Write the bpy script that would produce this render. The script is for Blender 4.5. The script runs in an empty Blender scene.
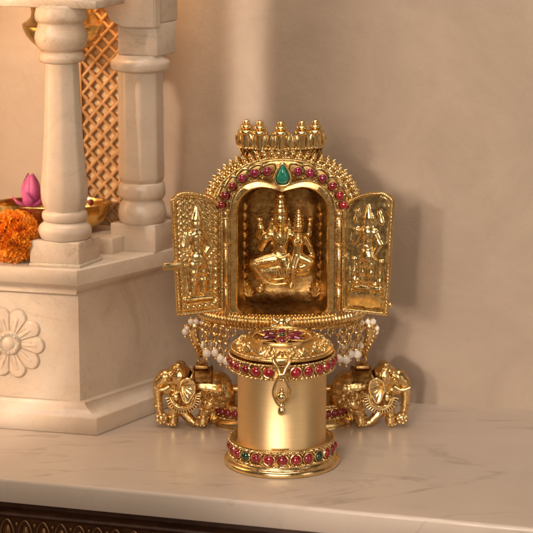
import bpy, bmesh, math, random
from mathutils import Vector, Matrix, noise
random.seed(7)
S = 0.01                      # everything below is written in centimetres
PI = math.pi
sc = bpy.context.scene
COL = sc.collection
V = Vector
WO = {}                       # world origin (cm) of every linked object

# ------------------------------------------------------------------ materials
def newmat(name):
    m = bpy.data.materials.new(name); m.use_nodes = True
    nt = m.node_tree; b = nt.nodes['Principled BSDF']
    return m, nt, b
def pos_nodes(nt, local=False):
    if local:
        t = nt.nodes.new('ShaderNodeTexCoord'); return t.outputs['Object']
    g = nt.nodes.new('ShaderNodeNewGeometry'); return g.outputs['Position']
def noise_n(nt, src, scale, detail=3, rough=.55, dist=0.0):
    n = nt.nodes.new('ShaderNodeTexNoise'); n.inputs['Scale'].default_value = scale*100
    n.inputs['Detail'].default_value = detail; n.inputs['Roughness'].default_value = rough
    n.inputs['Distortion'].default_value = dist
    nt.links.new(src, n.inputs['Vector']); return n.outputs['Fac']
def ramp(nt, src, stops):
    r = nt.nodes.new('ShaderNodeValToRGB'); e = r.color_ramp.elements
    while len(e) < len(stops): e.new(.5)
    for k, (p, c) in enumerate(stops):
        e[k].position = p
        e[k].color = (c, c, c, 1) if isinstance(c, (int, float)) else (*c, 1)
    nt.links.new(src, r.inputs['Fac']); return r.outputs['Color']
def mixc(nt, fac, a, b):
    m = nt.nodes.new('ShaderNodeMix'); m.data_type = 'RGBA'
    for i, v in ((0, fac), (6, a), (7, b)):
        if isinstance(v, bpy.types.NodeSocket): nt.links.new(v, m.inputs[i])
        elif i == 0: m.inputs[0].default_value = v
        else: m.inputs[i].default_value = (*v, 1)
    return m.outputs[2]
def bump(nt, b, src, strength, dist_cm):
    n = nt.nodes.new('ShaderNodeBump'); n.inputs['Strength'].default_value = strength
    n.inputs['Distance'].default_value = dist_cm*S
    nt.links.new(src, n.inputs['Height']); nt.links.new(n.outputs['Normal'], b.inputs['Normal'])

def gold(name, c1, c2, r0, r1, bs=.35, patina=.5, sc_=4, fine=16):
    m, nt, b = newmat(name); p = pos_nodes(nt)
    a = noise_n(nt, p, sc_, 4, .6)
    nt.links.new(mixc(nt, ramp(nt, a, [(patina-.14, 0), (patina+.16, 1)]), c2, c1), b.inputs['Base Color'])
    b.inputs['Metallic'].default_value = 1
    nt.links.new(ramp(nt, noise_n(nt, p, sc_*2.3, 4), [(.35, r0), (.65, r1)]), b.inputs['Roughness'])
    bump(nt, b, noise_n(nt, p, fine, 4, .6), bs, .03)
    return m
G1 = (.88, .63, .29); G2 = (.62, .385, .135)
GOLD = gold('gold', G1, G2, .15, .32, .14, .42)
GOLD_BRIGHT = gold('gold_bright', (.93, .71, .37), (.76, .52, .21), .13, .27, .08, .40)
GOLD_OLD = gold('gold_antique', (.80, .54, .22), (.52, .30, .095), .22, .42, .2, .46, 2.2)
GOLD_PATINA = gold('gold_patina', (.40, .22, .068), (.17, .078, .02), .28, .48, .25, .48, 4)
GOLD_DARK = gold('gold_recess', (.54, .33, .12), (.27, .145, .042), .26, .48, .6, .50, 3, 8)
GOLD_PALE = gold('gold_pale', (.86, .65, .32), (.58, .40, .15), .14, .30, .12, .42, 2.5)
def satin_gold():
    m, nt, b = newmat('gold_satin'); p = pos_nodes(nt)
    mp = nt.nodes.new('ShaderNodeMapping'); mp.inputs['Scale'].default_value = (.22, .22, 2.6)
    nt.links.new(p, mp.inputs['Vector'])
    a = noise_n(nt, mp.outputs['Vector'], 3, 5, .65)
    nt.links.new(mixc(nt, ramp(nt, a, [(.3, 0), (.6, 1)]), (.83, .59, .30), (.87, .63, .33)), b.inputs['Base Color'])
    b.inputs['Metallic'].default_value = 1
    nt.links.new(ramp(nt, noise_n(nt, p, 2.5, 5), [(.3, .43), (.7, .49)]), b.inputs['Roughness'])
    bump(nt, b, noise_n(nt, mp.outputs['Vector'], 18, 3), .008, .01)
    return m
SATIN = satin_gold()
BRASS = gold('brass', (.78, .54, .20), (.58, .36, .10), .16, .30, .08, .42, 1.2)

def gem(name, col, deep):
    m, nt, b = newmat(name); p = pos_nodes(nt)
    oi = nt.nodes.new('ShaderNodeObjectInfo')
    c0 = mixc(nt, noise_n(nt, p, 5, 2), deep, col)
    c0 = mixc(nt, ramp(nt, oi.outputs['Random'], [(.2, 0), (1, .55)]), c0, tuple(v*.45 for v in deep))
    nt.links.new(c0, b.inputs['Base Color'])
    b.inputs['Roughness'].default_value = .06; b.inputs['IOR'].default_value = 1.7
    b.inputs['Transmission Weight'].default_value = .25
    b.inputs['Coat Weight'].default_value = .6; b.inputs['Coat Roughness'].default_value = .03
    return m
RUBY = gem('ruby', (.60, .010, .03), (.28, .004, .01))
WINE = gem('wine_ruby', (.34, .006, .05), (.16, .003, .02))
PINK = gem('pink_ruby', (.50, .012, .10), (.28, .004, .04))
EMERALD = gem('emerald', (.02, .42, .29), (.01, .28, .19))
DEEPGREEN = gem('deep_emerald', (.006, .085, .035), (.003, .03, .012))
def pearl_mat():
    m, nt, b = newmat('pearl')
    b.inputs['Base Color'].default_value = (.90, .81, .70, 1); b.inputs['Roughness'].default_value = .14
    b.inputs['Coat Weight'].default_value = .7; b.inputs['Coat Roughness'].default_value = .12
    return m
PEARL = pearl_mat()

def marble(name, base, warm, vein, vamt, rough, stain=.25, sss=0.0, vs=.16, bumpy=.05, speck=.35):
    m, nt, b = newmat(name); p = pos_nodes(nt)
    c = mixc(nt, ramp(nt, noise_n(nt, p, .22, 6, .6, .6), [(.35, 0), (.65, 1)]), base, warm)
    st = ramp(nt, noise_n(nt, p, 1.5, 6, .72, .4), [(.54, 0), (.76, stain)])
    c = mixc(nt, st, c, tuple(v*.6 for v in warm))
    mp = nt.nodes.new('ShaderNodeMapping'); mp.inputs['Rotation'].default_value = (0, 0, -.33)
    mp.inputs['Scale'].default_value = (.35, 1.5, 1.0); nt.links.new(p, mp.inputs['Vector'])
    v1 = ramp(nt, noise_n(nt, mp.outputs['Vector'], vs, 7, .58, 1.2), [(.484, 0), (.499, 1), (.502, 1), (.522, 0)])
    v2 = ramp(nt, noise_n(nt, p, .45, 3), [(.42, 0), (.68, vamt)])
    mu = nt.nodes.new('ShaderNodeMath'); mu.operation = 'MULTIPLY'
    nt.links.new(v1, mu.inputs[0]); nt.links.new(v2, mu.inputs[1])
    c = mixc(nt, mu.outputs[0], c, vein)
    sp = ramp(nt, noise_n(nt, p, 7, 5, .7), [(.50, 0), (.72, speck)])
    c = mixc(nt, sp, c, (warm[0]*.80, warm[1]*.74, warm[2]*.66))
    nt.links.new(c, b.inputs['Base Color'])
    nt.links.new(ramp(nt, noise_n(nt, p, 1.1, 5), [(.25, rough*.93), (.75, rough*1.09)]), b.inputs['Roughness'])
    if sss:
        b.inputs['Subsurface Weight'].default_value = sss
        b.inputs['Subsurface Radius'].default_value = (1, .55, .3)
        b.inputs['Subsurface Scale'].default_value = .35*S
    bump(nt, b, noise_n(nt, p, 3.2, 5, .65), bumpy*3, .05)
    return m
MARBLE = marble('temple_marble', (.71, .595, .48), (.62, .485, .365), (.44, .345, .26), .45, .24, .34, .25, .16, .09, .20)
MARBLE_WORN = marble('worn_marble', (.72, .60, .48), (.58, .41, .27), (.40, .29, .20), .5, .26, .85, .25, .16, .16, .35)
SLAB = marble('slab_marble', (.57, .47, .39), (.54, .44, .36), (.30, .24, .195), .62, .24, .03, 0, .10, .003, .06)

def plaster():
    m, nt, b = newmat('plaster'); p = pos_nodes(nt)
    c = mixc(nt, ramp(nt, noise_n(nt, p, .15, 6, .62, 1.3), [(.3, 0), (.7, 1)]), (.35, .268, .205), (.425, .332, .258))
    cr = ramp(nt, noise_n(nt, p, .12, 8, .62, 1.6), [(.485, 0), (.4985, .10), (.5015, .10), (.515, 0)])
    c = mixc(nt, cr, c, (.27, .20, .15))
    nt.links.new(c, b.inputs['Base Color']); b.inputs['Roughness'].default_value = .75
    b.inputs['Specular IOR Level'].default_value = .25
    bump(nt, b, noise_n(nt, p, 1.3, 10, .72), .5, .10)
    return m
PLASTER = plaster()
def simple(name, c1, c2, rough, scale, bs=.0, metal=0, sheen=0, sss=0):
    m, nt, b = newmat(name); p = pos_nodes(nt)
    nt.links.new(mixc(nt, ramp(nt, noise_n(nt, p, scale, 4), [(.3, 0), (.7, 1)]), c1, c2), b.inputs['Base Color'])
    b.inputs['Roughness'].default_value = rough; b.inputs['Metallic'].default_value = metal
    if sss:
        b.inputs['Subsurface Weight'].default_value = sss; b.inputs['Subsurface Scale'].default_value = .15*S
    if bs: bump(nt, b, noise_n(nt, p, scale*4, 4), bs, .04)
    return m
WOOD = simple('dark_wood', (.030, .010, .004), (.075, .026, .010), .42, 1.4, .3)
WOOD_GILT = simple('gilt_wood', (.13, .055, .015), (.23, .105, .030), .4, 2.2, .3, .5)
LATTICE_M = simple('gilt_lattice', (.34, .17, .06), (.46, .25, .09), .5, 1.5, .2)
ORANGE = simple('marigold_petal', (.84, .22, .006), (.92, .34, .014), .6, 1.8, 0, 0, 0, .15)
LOTUS = simple('lotus_petal', (.46, .045, .20), (.66, .17, .36), .42, .9, .05, 0, 0, .2)
DKRED = simple('dried_bud', (.10, .01, .008), (.18, .02, .012), .5, 3)

# ------------------------------------------------------------------ mesh building
class MB:
    def __init__(s): s.bm = bmesh.new()
    def grid(s, rows, cu=False, cv=False):
        """rows: list of lists of points; cu closes along a row, cv closes across rows"""
        vs = [[s.bm.verts.new(p) for p in r] for r in rows]
        n = len(vs); m = len(vs[0])
        for i in range(n if cv else n-1):
            for j in range(m if cu else m-1):
                q = (vs[i][j], vs[i][(j+1) % m], vs[(i+1) % n][(j+1) % m], vs[(i+1) % n][j])
                try: s.bm.faces.new(q)
                except ValueError: pass
        return vs
    def cap(s, loop, flip=False):
        try: s.bm.faces.new(loop[::-1] if flip else loop)
        except ValueError: pass
    def fan(s, loop, c):
        v = s.bm.verts.new(c); n = len(loop)
        for i in range(n): s.bm.faces.new((loop[i], loop[(i+1) % n], v))
    def lathe(s, prof, c=(0, 0, 0), seg=48, sx=1, sy=1, a0=0, a1=2*PI, M=None, fn=None):
        full = abs(a1-a0-2*PI) < 1e-6
        n = seg if full else seg+1
        rows = []
        for r, z in prof:
            row = []
            for k in range(n):
                a = a0+(a1-a0)*k/seg
                rr = max(r, 1e-4)*(fn(a, z) if fn else 1)
                p = V((rr*sx*math.cos(a), rr*sy*math.sin(a), z))
                if M: p = M @ p
                row.append(p+V(c))
            rows.append(row)
        vs = s.grid(rows, cu=full)
        if full:
            if prof[0][0] > 1e-3: s.cap(vs[0], True)
            if prof[-1][0] > 1e-3: s.cap(vs[-1])
    def sphere(s, c, r, seg=14, scale=(1, 1, 1), M=None):
        n = max(6, seg//2+1)
        rows = []
        for i in range(n):
            t = PI*i/(n-1); row = []
            for k in range(seg):
                a = 2*PI*k/seg
                p = V((r*scale[0]*max(math.sin(t), 1e-3)*math.cos(a), r*scale[1]*max(math.sin(t), 1e-3)*math.sin(a), -r*scale[2]*math.cos(t)))
                if M: p = M @ p
                row.append(p+V(c))
            rows.append(row)
        s.grid(rows, cu=True)
    def tube(s, pts, r, seg=8, closed=False, flat=1.0):
        pts = [V(p) for p in pts]; n = len(pts)
        rs = r if isinstance(r, (list, tuple)) else [r]*n
        up = None; rows = []
        for i in range(n):
            if closed: t = pts[(i+1) % n]-pts[i-1]
            else: t = pts[min(i+1, n-1)]-pts[max(i-1, 0)]
            if t.length < 1e-9: t = V((0, 0, 1))
            t.normalize()
            if up is None:
                up = t.orthogonal().normalized() if abs(t.y) > .9 else (V((0, 1, 0))-t*t.y).normalized()
            up = (up-t*up.dot(t))
            up = up.normalized() if up.length > 1e-6 else t.orthogonal().normalized()
            b = t.cross(up)
            rows.append([pts[i]+(up*math.cos(2*PI*k/seg)*flat+b*math.sin(2*PI*k/seg))*rs[i] for k in range(seg)])
        vs = s.grid(rows, cu=True, cv=closed)
        if not closed: s.cap(vs[0], True); s.cap(vs[-1])
    def rope(s, pts, R, pitch, closed=False, seg=6):
        """two strands twisted round a path"""
        pts = [V(p) for p in pts]
        q = resample(pts, pitch/7, closed); n = len(q)
        turns = max(1, round(n/7))
        up = V((0, 0, 1))
        for st in range(2):
            out = []
            for i in range(n):
                t = (q[(i+1) % n]-q[i-1]) if closed else (q[min(i+1, n-1)]-q[max(i-1, 0)])
                t.normalize()
                u = up-t*up.dot(t)
                if u.length < .05: u = V((0, 1, 0))-t*t.y
                u.normalize(); b = t.cross(u)
                a = 2*PI*turns*i/(n if closed else n-1)+st*PI
                out.append(q[i]+(u*math.cos(a)+b*math.sin(a))*R*.5)
            s.tube(out, R*.58, seg, closed)
    def box(s, lo, hi, bev=0.0, M=None):
        b2 = bmesh.new(); bmesh.ops.create_cube(b2, size=1)
        lo, hi = V(lo), V(hi)
        for v in b2.verts: v.co = V([(lo[i]+hi[i])/2+v.co[i]*(hi[i]-lo[i]) for i in range(3)])
        if bev: bmesh.ops.bevel(b2, geom=list(b2.edges), offset=bev, segments=2, affect='EDGES', profile=.5)
        s.join(b2, M)
    def join(s, b2, M=None):
        if M: b2.transform(M)
        mp = {v: s.bm.verts.new(v.co) for v in b2.verts}
        for f in b2.faces:
            try: s.bm.faces.new([mp[v] for v in f.verts])
            except ValueError: pass
        b2.free()
    def prism(s, poly, z0, z1, bev=0.0, seg=2):
        """vertical prism over a plan polygon"""
        b2 = bmesh.new()
        lo = [b2.verts.new((x, y, z0)) for x, y in poly]; hi = [b2.verts.new((x, y, z1)) for x, y in poly]
        n = len(poly); b2.faces.new(lo[::-1]); b2.faces.new(hi)
        for i in range(n): b2.faces.new((lo[i], lo[(i+1) % n], hi[(i+1) % n], hi[i]))
        if bev: bmesh.ops.bevel(b2, geom=list(b2.edges), offset=bev, segments=seg, affect='EDGES', profile=.5)
        s.join(b2)
    def capsule(s, p, r1, q, r2, seg=12):
        s.sphere(p, r1, seg); s.sphere(q, r2, seg); s.tube([p, q], [r1, r2], seg)
    def ring(s, c, R, r, n=V((0, 0, 1)), seg=28, ts=8, sx=1, sy=1):
        M = V((0, 0, 1)).rotation_difference(V(n)).to_matrix()
        s.tube([V(c)+M @ V((R*sx*math.cos(2*PI*k/seg), R*sy*math.sin(2*PI*k/seg), 0)) for k in range(seg)], r, ts, True)
    def xform(s, M): s.bm.transform(M); return s
def resample(pts, step, closed=False):
    p = list(pts)+([pts[0]] if closed else [])
    L = [0]
    for a, b in zip(p, p[1:]): L.append(L[-1]+(b-a).length)
    n = max(4, round(L[-1]/step)); out = []; j = 0
    for i in range(n if closed else n+1):
        d = L[-1]*i/n
        while j < len(L)-2 and L[j+1] < d: j += 1
        f = (d-L[j])/max(L[j+1]-L[j], 1e-9)
        out.append(p[j].lerp(p[j+1], min(max(f, 0), 1)))
    return out
def bez(pts, n=16):
    """Catmull-Rom through points"""
    p = [V(a) for a in pts]; p = [p[0]*2-p[1]]+p+[p[-1]*2-p[-2]]
    out = []
    for i in range(1, len(p)-2):
        for k in range(n):
            t = k/n; a, b, c, d = p[i-1:i+3]
            out.append(.5*((2*b)+(c-a)*t+(2*a-5*b+4*c-d)*t*t+(3*b-a-3*c+d)*t**3))
    out.append(p[-2]); return out

def empty(name, loc, label=None, cat=None, parent=None, group=None):
    o = bpy.data.objects.new(name, None); COL.objects.link(o); o.empty_display_size = .01
    WO[o] = V(loc)
    o.location = (V(loc)-(WO[parent] if parent else V((0, 0, 0))))*S
    if parent: o.parent = parent
    if label: o['label'] = label
    if cat: o['category'] = cat
    if group: o['group'] = group
    return o
def link(name, mesh, mat, parent, origin, M=None):
    o = bpy.data.objects.new(name, mesh); COL.objects.link(o)
    WO[o] = V(origin)
    o.location = (V(origin)-(WO[parent] if parent else V((0, 0, 0))))*S
    if M: o.rotation_euler = M.to_euler()
    if parent: o.parent = parent
    return o
def obj(name, mb, mat, parent=None, origin=None, flat=False, label=None):
    bm = mb.bm
    bmesh.ops.recalc_face_normals(bm, faces=bm.faces)
    if origin is None:
        lo = V([min(v.co[i] for v in bm.verts) for i in range(3)]); hi = V([max(v.co[i] for v in bm.verts) for i in range(3)])
        origin = (lo+hi)/2
        if parent is None: origin.z = lo.z
    bm.transform(Matrix.Scale(S, 4) @ Matrix.Translation(-V(origin)))
    me = bpy.data.meshes.new(name); bm.to_mesh(me); bm.free()
    me.materials.append(mat)
    if not flat:
        me.shade_smooth()
        me.set_sharp_from_angle(angle=math.radians(48))
    o = link(name, me, mat, parent, origin)
    if label: o['label'] = label
    return o
def fuse(mb, voxel, it=3, fac=.5):
    """weld overlapping volumes into one continuous skin"""
    bmesh.ops.recalc_face_normals(mb.bm, faces=mb.bm.faces)
    me = bpy.data.meshes.new('tmp'); mb.bm.to_mesh(me); mb.bm.free()
    o = bpy.data.objects.new('tmp', me); COL.objects.link(o)
    r = o.modifiers.new('r', 'REMESH'); r.mode = 'VOXEL'; r.voxel_size = voxel
    s_ = o.modifiers.new('s', 'SMOOTH'); s_.iterations = it; s_.factor = fac
    dg = bpy.context.evaluated_depsgraph_get()
    m2 = bpy.data.meshes.new_from_object(o.evaluated_get(dg))
    out = MB(); out.bm.from_mesh(m2)
    bpy.data.objects.remove(o); bpy.data.meshes.remove(me); bpy.data.meshes.remove(m2)
    return out
def tag(o, label=None, cat=None, group=None, kind=None):
    for k, v in (('label', label), ('category', cat), ('group', group), ('kind', kind)):
        if v: o[k] = v
    return o
_gems = {}
def stone(parent, pos, nrm, r, mat, name='ruby', h=.62, sx=1.0, sy=1.0, ang=0.0):
    key = (round(r, 3), mat.name, h, sx, sy)
    if key not in _gems:
        b = MB(); b.sphere((0, 0, 0), r, 20, (sx, sy, h))
        b.bm.transform(Matrix.Scale(S, 4)); me = bpy.data.meshes.new(name); b.bm.to_mesh(me); b.bm.free()
        me.materials.append(mat); me.shade_smooth(); _gems[key] = me
    n_ = (V(nrm).normalized()+V((random.uniform(-.09, .09), random.uniform(-.09, .09), random.uniform(-.09, .09)))).normalized()
    q = V((0, 0, 1)).rotation_difference(n_).to_matrix() @ Matrix.Rotation(ang, 3, 'Z')
    o = link(name, _gems[key], mat, parent, V(pos), q)
    o.scale = (random.uniform(.94, 1.05), random.uniform(.94, 1.05), random.uniform(.85, 1.15))
    return o
def cyl(a, r, z, c=(0, 0, 0)):  # angle measured from the side facing the camera (-Y), positive to the right
    return V((c[0]+r*math.sin(a), c[1]-r*math.cos(a), c[2]+z))
def circ(r, z, n=160, c=(0, 0, 0), sx=1, sy=1, a0=0, a1=2*PI):
    m = n if abs(a1-a0-2*PI) < 1e-6 else n+1
    return [V((c[0]+sx*r*math.sin(a0+(a1-a0)*k/n), c[1]-sy*r*math.cos(a0+(a1-a0)*k/n), c[2]+z)) for k in range(m)]

# ------------------------------------------------------------------ setting
c14, s14 = math.cos(math.radians(13.8)), math.sin(math.radians(13.8))
def wallpt(x, z, off=0): return V((x+off*.2334, 9.39-.2401*(x-5.89)+off*.972, z))
w = MB()
w.grid([[wallpt(-42+84*i/40, -30+84*j/40) for i in range(41)] for j in range(41)])
w.grid([[wallpt(-42+84*i, -30+84*j, 4) for i in (0, 1)] for j in (0, 1)])
o = obj('wall', w, PLASTER, None, (0, 11, -30)); tag(o, 'beige plastered wall behind the golden shrine', 'wall', kind='structure')

se = V((math.cos(math.radians(16)), -math.sin(math.radians(16)), 0)); sn = V((math.sin(math.radians(16)), math.cos(math.radians(16)), 0))
EDGE0 = V((-12.53, -2.47, 0))
def edge(sx, dn, z): return EDGE0+se*sx+sn*dn+V((0, 0, z))
slab = MB()
prof = [(1.2, -1.10), (.03, -1.10), (0, -1.06), (0, -.16), (.025, -.06), (.09, -.012), (.2, 0), (1.2, 0)]
rows = []
for i in range(61):
    x = -26+1.2*i
    rows.append([edge(x, d, z) for d, z in prof]+[wallpt(edge(x, 0, 0).x+(6-.3*i*0), 0, -.02)]+[wallpt(edge(x, 0, 0).x+6, -1.1, -.02)])
slab.grid(rows, cu=True)
o = obj('tabletop', slab, SLAB, None, (0, 0, 0)); tag(o, 'pale veined marble counter slab under the golden shrine', 'countertop', kind='structure')

cab = empty('wooden_cabinet', edge(12, 1.2, -12), 'dark carved wooden cabinet under the marble slab, with a leaf frieze', 'cabinet')
b = MB(); b.prism([edge(x, d, 0).xy[:] for x, d in ((-25, 1.0), (45, 1.0), (45, 14), (-25, 14))], -14, -1.13); obj('body', b, WOOD, cab)
b = MB()
mprof = [(1.0, -1.66), (.36, -1.66), (.30, -1.72), (.30, -1.82), (.40, -1.88), (.48, -1.92), (.56, -2.02), (.56, -3.5), (.46, -3.6), (.36, -3.8), (1.0, -3.8)]
b.grid([[edge(x, d, z) for d, z in mprof] for x in (-24.9, 44.9)])
obj('cornice', b, WOOD, cab)
b = MB()
for i in range(64):
    x = -24+.86*i
    c = edge(x, .53, -2.55)
    Mx = Matrix((se, V((0, 0, 1)), -sn)).transposed()
    pts = []
    for k in range(17):
        t = k/16; a = 2*PI*t
        pts.append(c+Mx @ V((.31*math.sin(a)*(1-.35*math.cos(a)), .52*math.cos(a)-.02, .06)))
    b.tube(pts[:-1], .045, 6, True)
    b.sphere(c+Mx @ V((0, -.08, 0)), .17, 10, (1, 1.9, .7), Mx)
    c2 = edge(x+.43, .53, -2.27)
    b.sphere(c2, .09, 8, (1, 1.4, .8), Mx)
obj('leaf_frieze', b, WOOD_GILT, cab)

# ------------------------------------------------------------------ marble temple on the left
P0 = V((-8.68, 3.79, 0)); e1 = V((c14, -s14, 0)); e2 = V((math.sin(math.radians(34)), math.cos(math.radians(34)), 0))
nf = V((s14, c14, 0)); ns = V((-e2.y, e2.x, 0))
def corner(df, ds):
    d0, d1 = nf.dot(P0)+df, ns.dot(P0)+ds
    det = nf.x*ns.y-nf.y*ns.x
    return V(((d0*ns.y-nf.y*d1)/det, (nf.x*d1-d0*ns.x)/det, 0))
def plan(df, ds, L=12.5, D=9.2, ang=None):
    c = corner(df, ds)
    e2 = V((math.sin(math.radians(ang)), math.cos(math.radians(ang)), 0)) if ang else V((math.sin(math.radians(40)), math.cos(math.radians(40)), 0))
    return [(c-e1*L), c, (c+e2*D), (c+e2*D-e1*L)]
temple = empty('marble_temple', (-12, 8, 0), 'carved white marble shrine canopy with turned columns and a rosette on its plinth', 'temple')
def plan_angle(z):
    if z <= .86: return 35.0
    if z < 1.42: return 35+4*(z-.86)/.56
    if z <= 6.72: return 39.0
    return 39+4.5*min(1, (z-6.72)/.5)
def stack(name, prof, mat, parent, D=9.2):
    b = MB(); rows = [[p+V((0, 0, z)) for p in plan(df, ds, 12.5, D, plan_angle(z))] for df, ds, z in prof]
    b2 = MB(); vs = b2.grid(rows, cu=True); b2.cap(vs[0], True); b2.cap(vs[-1])
    return obj(name, b2, mat, parent)
plinth = stack('plinth', [(.60, 1.15, 1.42), (.60, 1.15, 6.72)], MARBLE, temple)
stack('base_moulding', [(.05, .05, 0), (0, 0, .05), (0, .0, .80), (.03, .04, .86), (.16, .30, .98), (.36, .66, 1.22), (.44, .84, 1.40), (.44, .84, 1.45), (.62, 1.17, 1.47)], MARBLE, plinth)
stack('top_moulding', [(.62, 1.17, 6.60), (.40, 1.12, 6.64), (.34, 1.06, 6.72), (.36, 1.06, 6.80), (.30, 1.0, 7.0), (.14, .90, 7.16), (.10, .86, 7.22), (.10, .86, 7.86), (.12, .88, 7.92), (.18, .94, 7.95)], MARBLE, plinth)
# rosette on the front of the plinth
rc = corner(.60, 1.15); rc = rc-e1*3.42+V((0, 0, 4.12))
RM = Matrix((e1, V((0, 0, 1)), -nf)).transposed()   # local x along face, y up, z out of the face
b = MB()
def face_pt(x, y, h): return rc+RM @ V((x, y, h))
npet = 10
rows = []
for i in range(40):
    r = 1.76*i/39; row = []
    for k in range(200):
        a = 2*PI*k/200
        ph = ((a-math.radians(-2)+PI/npet) % (2*PI/npet))-PI/npet
        # petal = tip circle centred on radius 1.28 plus the wedge leading to it
        R = 1.30*math.cos(ph)+math.sqrt(max(.47**2-(1.30*math.sin(ph))**2, 0)) if abs(1.30*math.sin(ph)) < .47 else 1.25
        rr = r/1.76*R
        x = rr*math.sin(ph); y = rr-1.30
        d = rr/R
        half = max(.06, rr*math.tan(PI/npet))
        if rr > 1.30: half = math.sqrt(max(.46**2-y*y, .001))
        e = min(1, abs(x)/half)
        h = .14*(1-e**4)*(1-d**14)+.02
        rim = math.exp(-((max(e, d**3)-.82)/.11)**2)*.045
        core = math.exp(-((x/.07)**2))*(.05 if .95 < rr < 1.34 else 0)
        groove = -.05*math.exp(-((abs(x)-.11)/.035)**2)*(1 if .6 < rr < 1.15 else 0)
        h = h+rim+core+groove
        if d > .995: h = -.02
        if rr < .6: h = .13
        row.append(face_pt(rr*math.cos(a), rr*math.sin(a), h))
    rows.append(row)
b.grid(rows, cu=True)
rM = RM.to_4x4()
b.lathe([(.60, 0), (.60, .16), (.52, .25), (.42, .26), (.36, .20), (.30, .20), (.24, .27), (.12, .33), (0, .34)], rc, 40, M=RM)
for k in range(16): b.sphere(face_pt(.47*math.cos(2*PI*k/16), .47*math.sin(2*PI*k/16), .24), .07, 8)
obj('rosette', b, MARBLE, plinth)

def block(b, fr, wd, dp, z0, z1, bev=.05, dirn=None):
    fr = V((fr[0], fr[1], 0)); d2 = dirn or e2
    b.prism([(fr-e1*wd).xy[:], fr.xy[:], (fr+d2*dp).xy[:], (fr+d2*dp-e1*wd).xy[:]], z0, z1, bev)
def octa(a, z, k=.5):
    q = (a % (PI/4))-PI/8
    return 1-k+k*math.cos(PI/8)/math.cos(q)*1.03
# near column
d27 = V((math.sin(math.radians(27)), math.cos(math.radians(27)), 0))
near = empty('column', (-10.15, 5.45, 7.95), parent=temple); near['label'] = 'turned marble column on a worn square block'
b = MB(); block(b, (-9.41, 4.41), 2.44, 1.95, 7.96, 9.17, .07, d27)
block(b, (-9.37, 4.36), 2.52, 2.05, 7.94, 8.12, .05, d27)
obj('pedestal', b, MARBLE_WORN, near)
def sm(prof, n=5):
    return [(p.x, p.y) for p in bez([(r, z, 0) for r, z in prof], n)]
AX = (-10.13, 5.45, 0)
b = MB()
b.lathe(sm([(.9, 9.12), (1.12, 9.2), (1.25, 9.5), (1.20, 9.78), (.98, 9.98)], 4)+sm([(.93, 10.02), (1.0, 10.06), (1.07, 10.22), (1.05, 10.42), (.96, 10.5), (.93, 10.55)], 4), AX, 56, 1, .82)
obj('base', b, MARBLE, near)
b = MB()
b.lathe(sm([(.90, 10.5), (.96, 10.66), (1.05, 10.95), (1.09, 11.35), (1.07, 11.8), (1.0, 12.6), (.93, 13.6), (.86, 14.9), (.80, 16.3), (.765, 17.5)], 6), AX, 64, 1, .85, fn=lambda a, z: octa(a, z, .55))
obj('shaft', b, MARBLE, near)
b = MB()
b.lathe(sm([(.76, 17.45), (.98, 17.5), (1.06, 17.64), (1.06, 17.78), (.98, 17.95), (.9, 18.0)], 4)+sm([(.92, 18.02), (1.10, 18.18), (1.21, 18.5), (1.2, 18.8), (1.08, 19.15), (1.06, 19.3)], 5)+sm([(1.1, 19.34), (1.18, 19.45), (1.2, 19.65), (1.12, 20.0), (1.0, 20.15)], 4), AX, 56, 1, .82)
obj('capital', b, MARBLE_WORN, near)
# far column by the wall
far = empty('column', (-6.65, 8.45, 7.95), parent=temple); far['label'] = 'slender fluted marble column beside the gilt lattice'
b = MB(); block(b, (-6.02, 7.72), 2.25, 1.7, 7.93, 9.3, .05); obj('pedestal', b, MARBLE, far)
AX2 = (-6.68, 8.55, 0)
b = MB()
b.lathe(sm([(.95, 9.26), (1.1, 9.4), (1.16, 9.75), (1.08, 10.15), (.94, 10.4)], 4)+sm([(.96, 10.45), (1.12, 10.62), (1.15, 10.95), (1.08, 11.2), (.95, 11.28)], 4), AX2, 48, 1, .8)
obj('base', b, MARBLE, far)
b = MB()
b.lathe(sm([(.93, 11.25), (1.02, 11.4), (1.06, 11.6), (1.05, 12.5), (1.05, 15), (1.04, 16.75)], 4), AX2, 64, 1, .8, fn=lambda a, z: octa(a, z, .9))
obj('shaft', b, MARBLE, far)
b = MB()
b.lathe(sm([(1.0, 16.6), (1.34, 16.7), (1.42, 16.9), (1.40, 17.1), (1.22, 17.25), (1.1, 17.42)], 4), AX2, 48, 1, .85)
block(b, (-5.84, 7.7), 1.95, 1.6, 17.4, 18.95, .09)
block(b, (-5.80, 7.75), 1.80, 1.65, 18.94, 22, .09)
obj('capital', b, MARBLE, far)
b = MB()
# springing of the arch that leaves the far column towards the left front
ac = V((-5.92, 7.36, 0))
pro = [(0, 18.78), (1.55, 18.76), (2.2, 19.05), (2.45, 19.5), (2.75, 20.3), (3.6, 21.2), (3.6, 22.4), (0, 22.4)]
b2 = bmesh.new()
f_ = [b2.verts.new(ac-e1*x+V((0, 0, z))) for x, z in pro]; k_ = [b2.verts.new(ac-e1*x+e2*.5+V((0, 0, z))) for x, z in pro]
b2.faces.new(f_); b2.faces.new(k_[::-1])
for i in range(len(pro)): b2.faces.new((f_[i], k_[i], k_[(i+1) % len(pro)], f_[(i+1) % len(pro)]))
bmesh.ops.recalc_face_normals(b2, faces=b2.faces)
bmesh.ops.bevel(b2, geom=list(b2.edges), offset=.06, segments=2, affect='EDGES')
b.join(b2)
obj('arch', b, MARBLE, temple)
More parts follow.
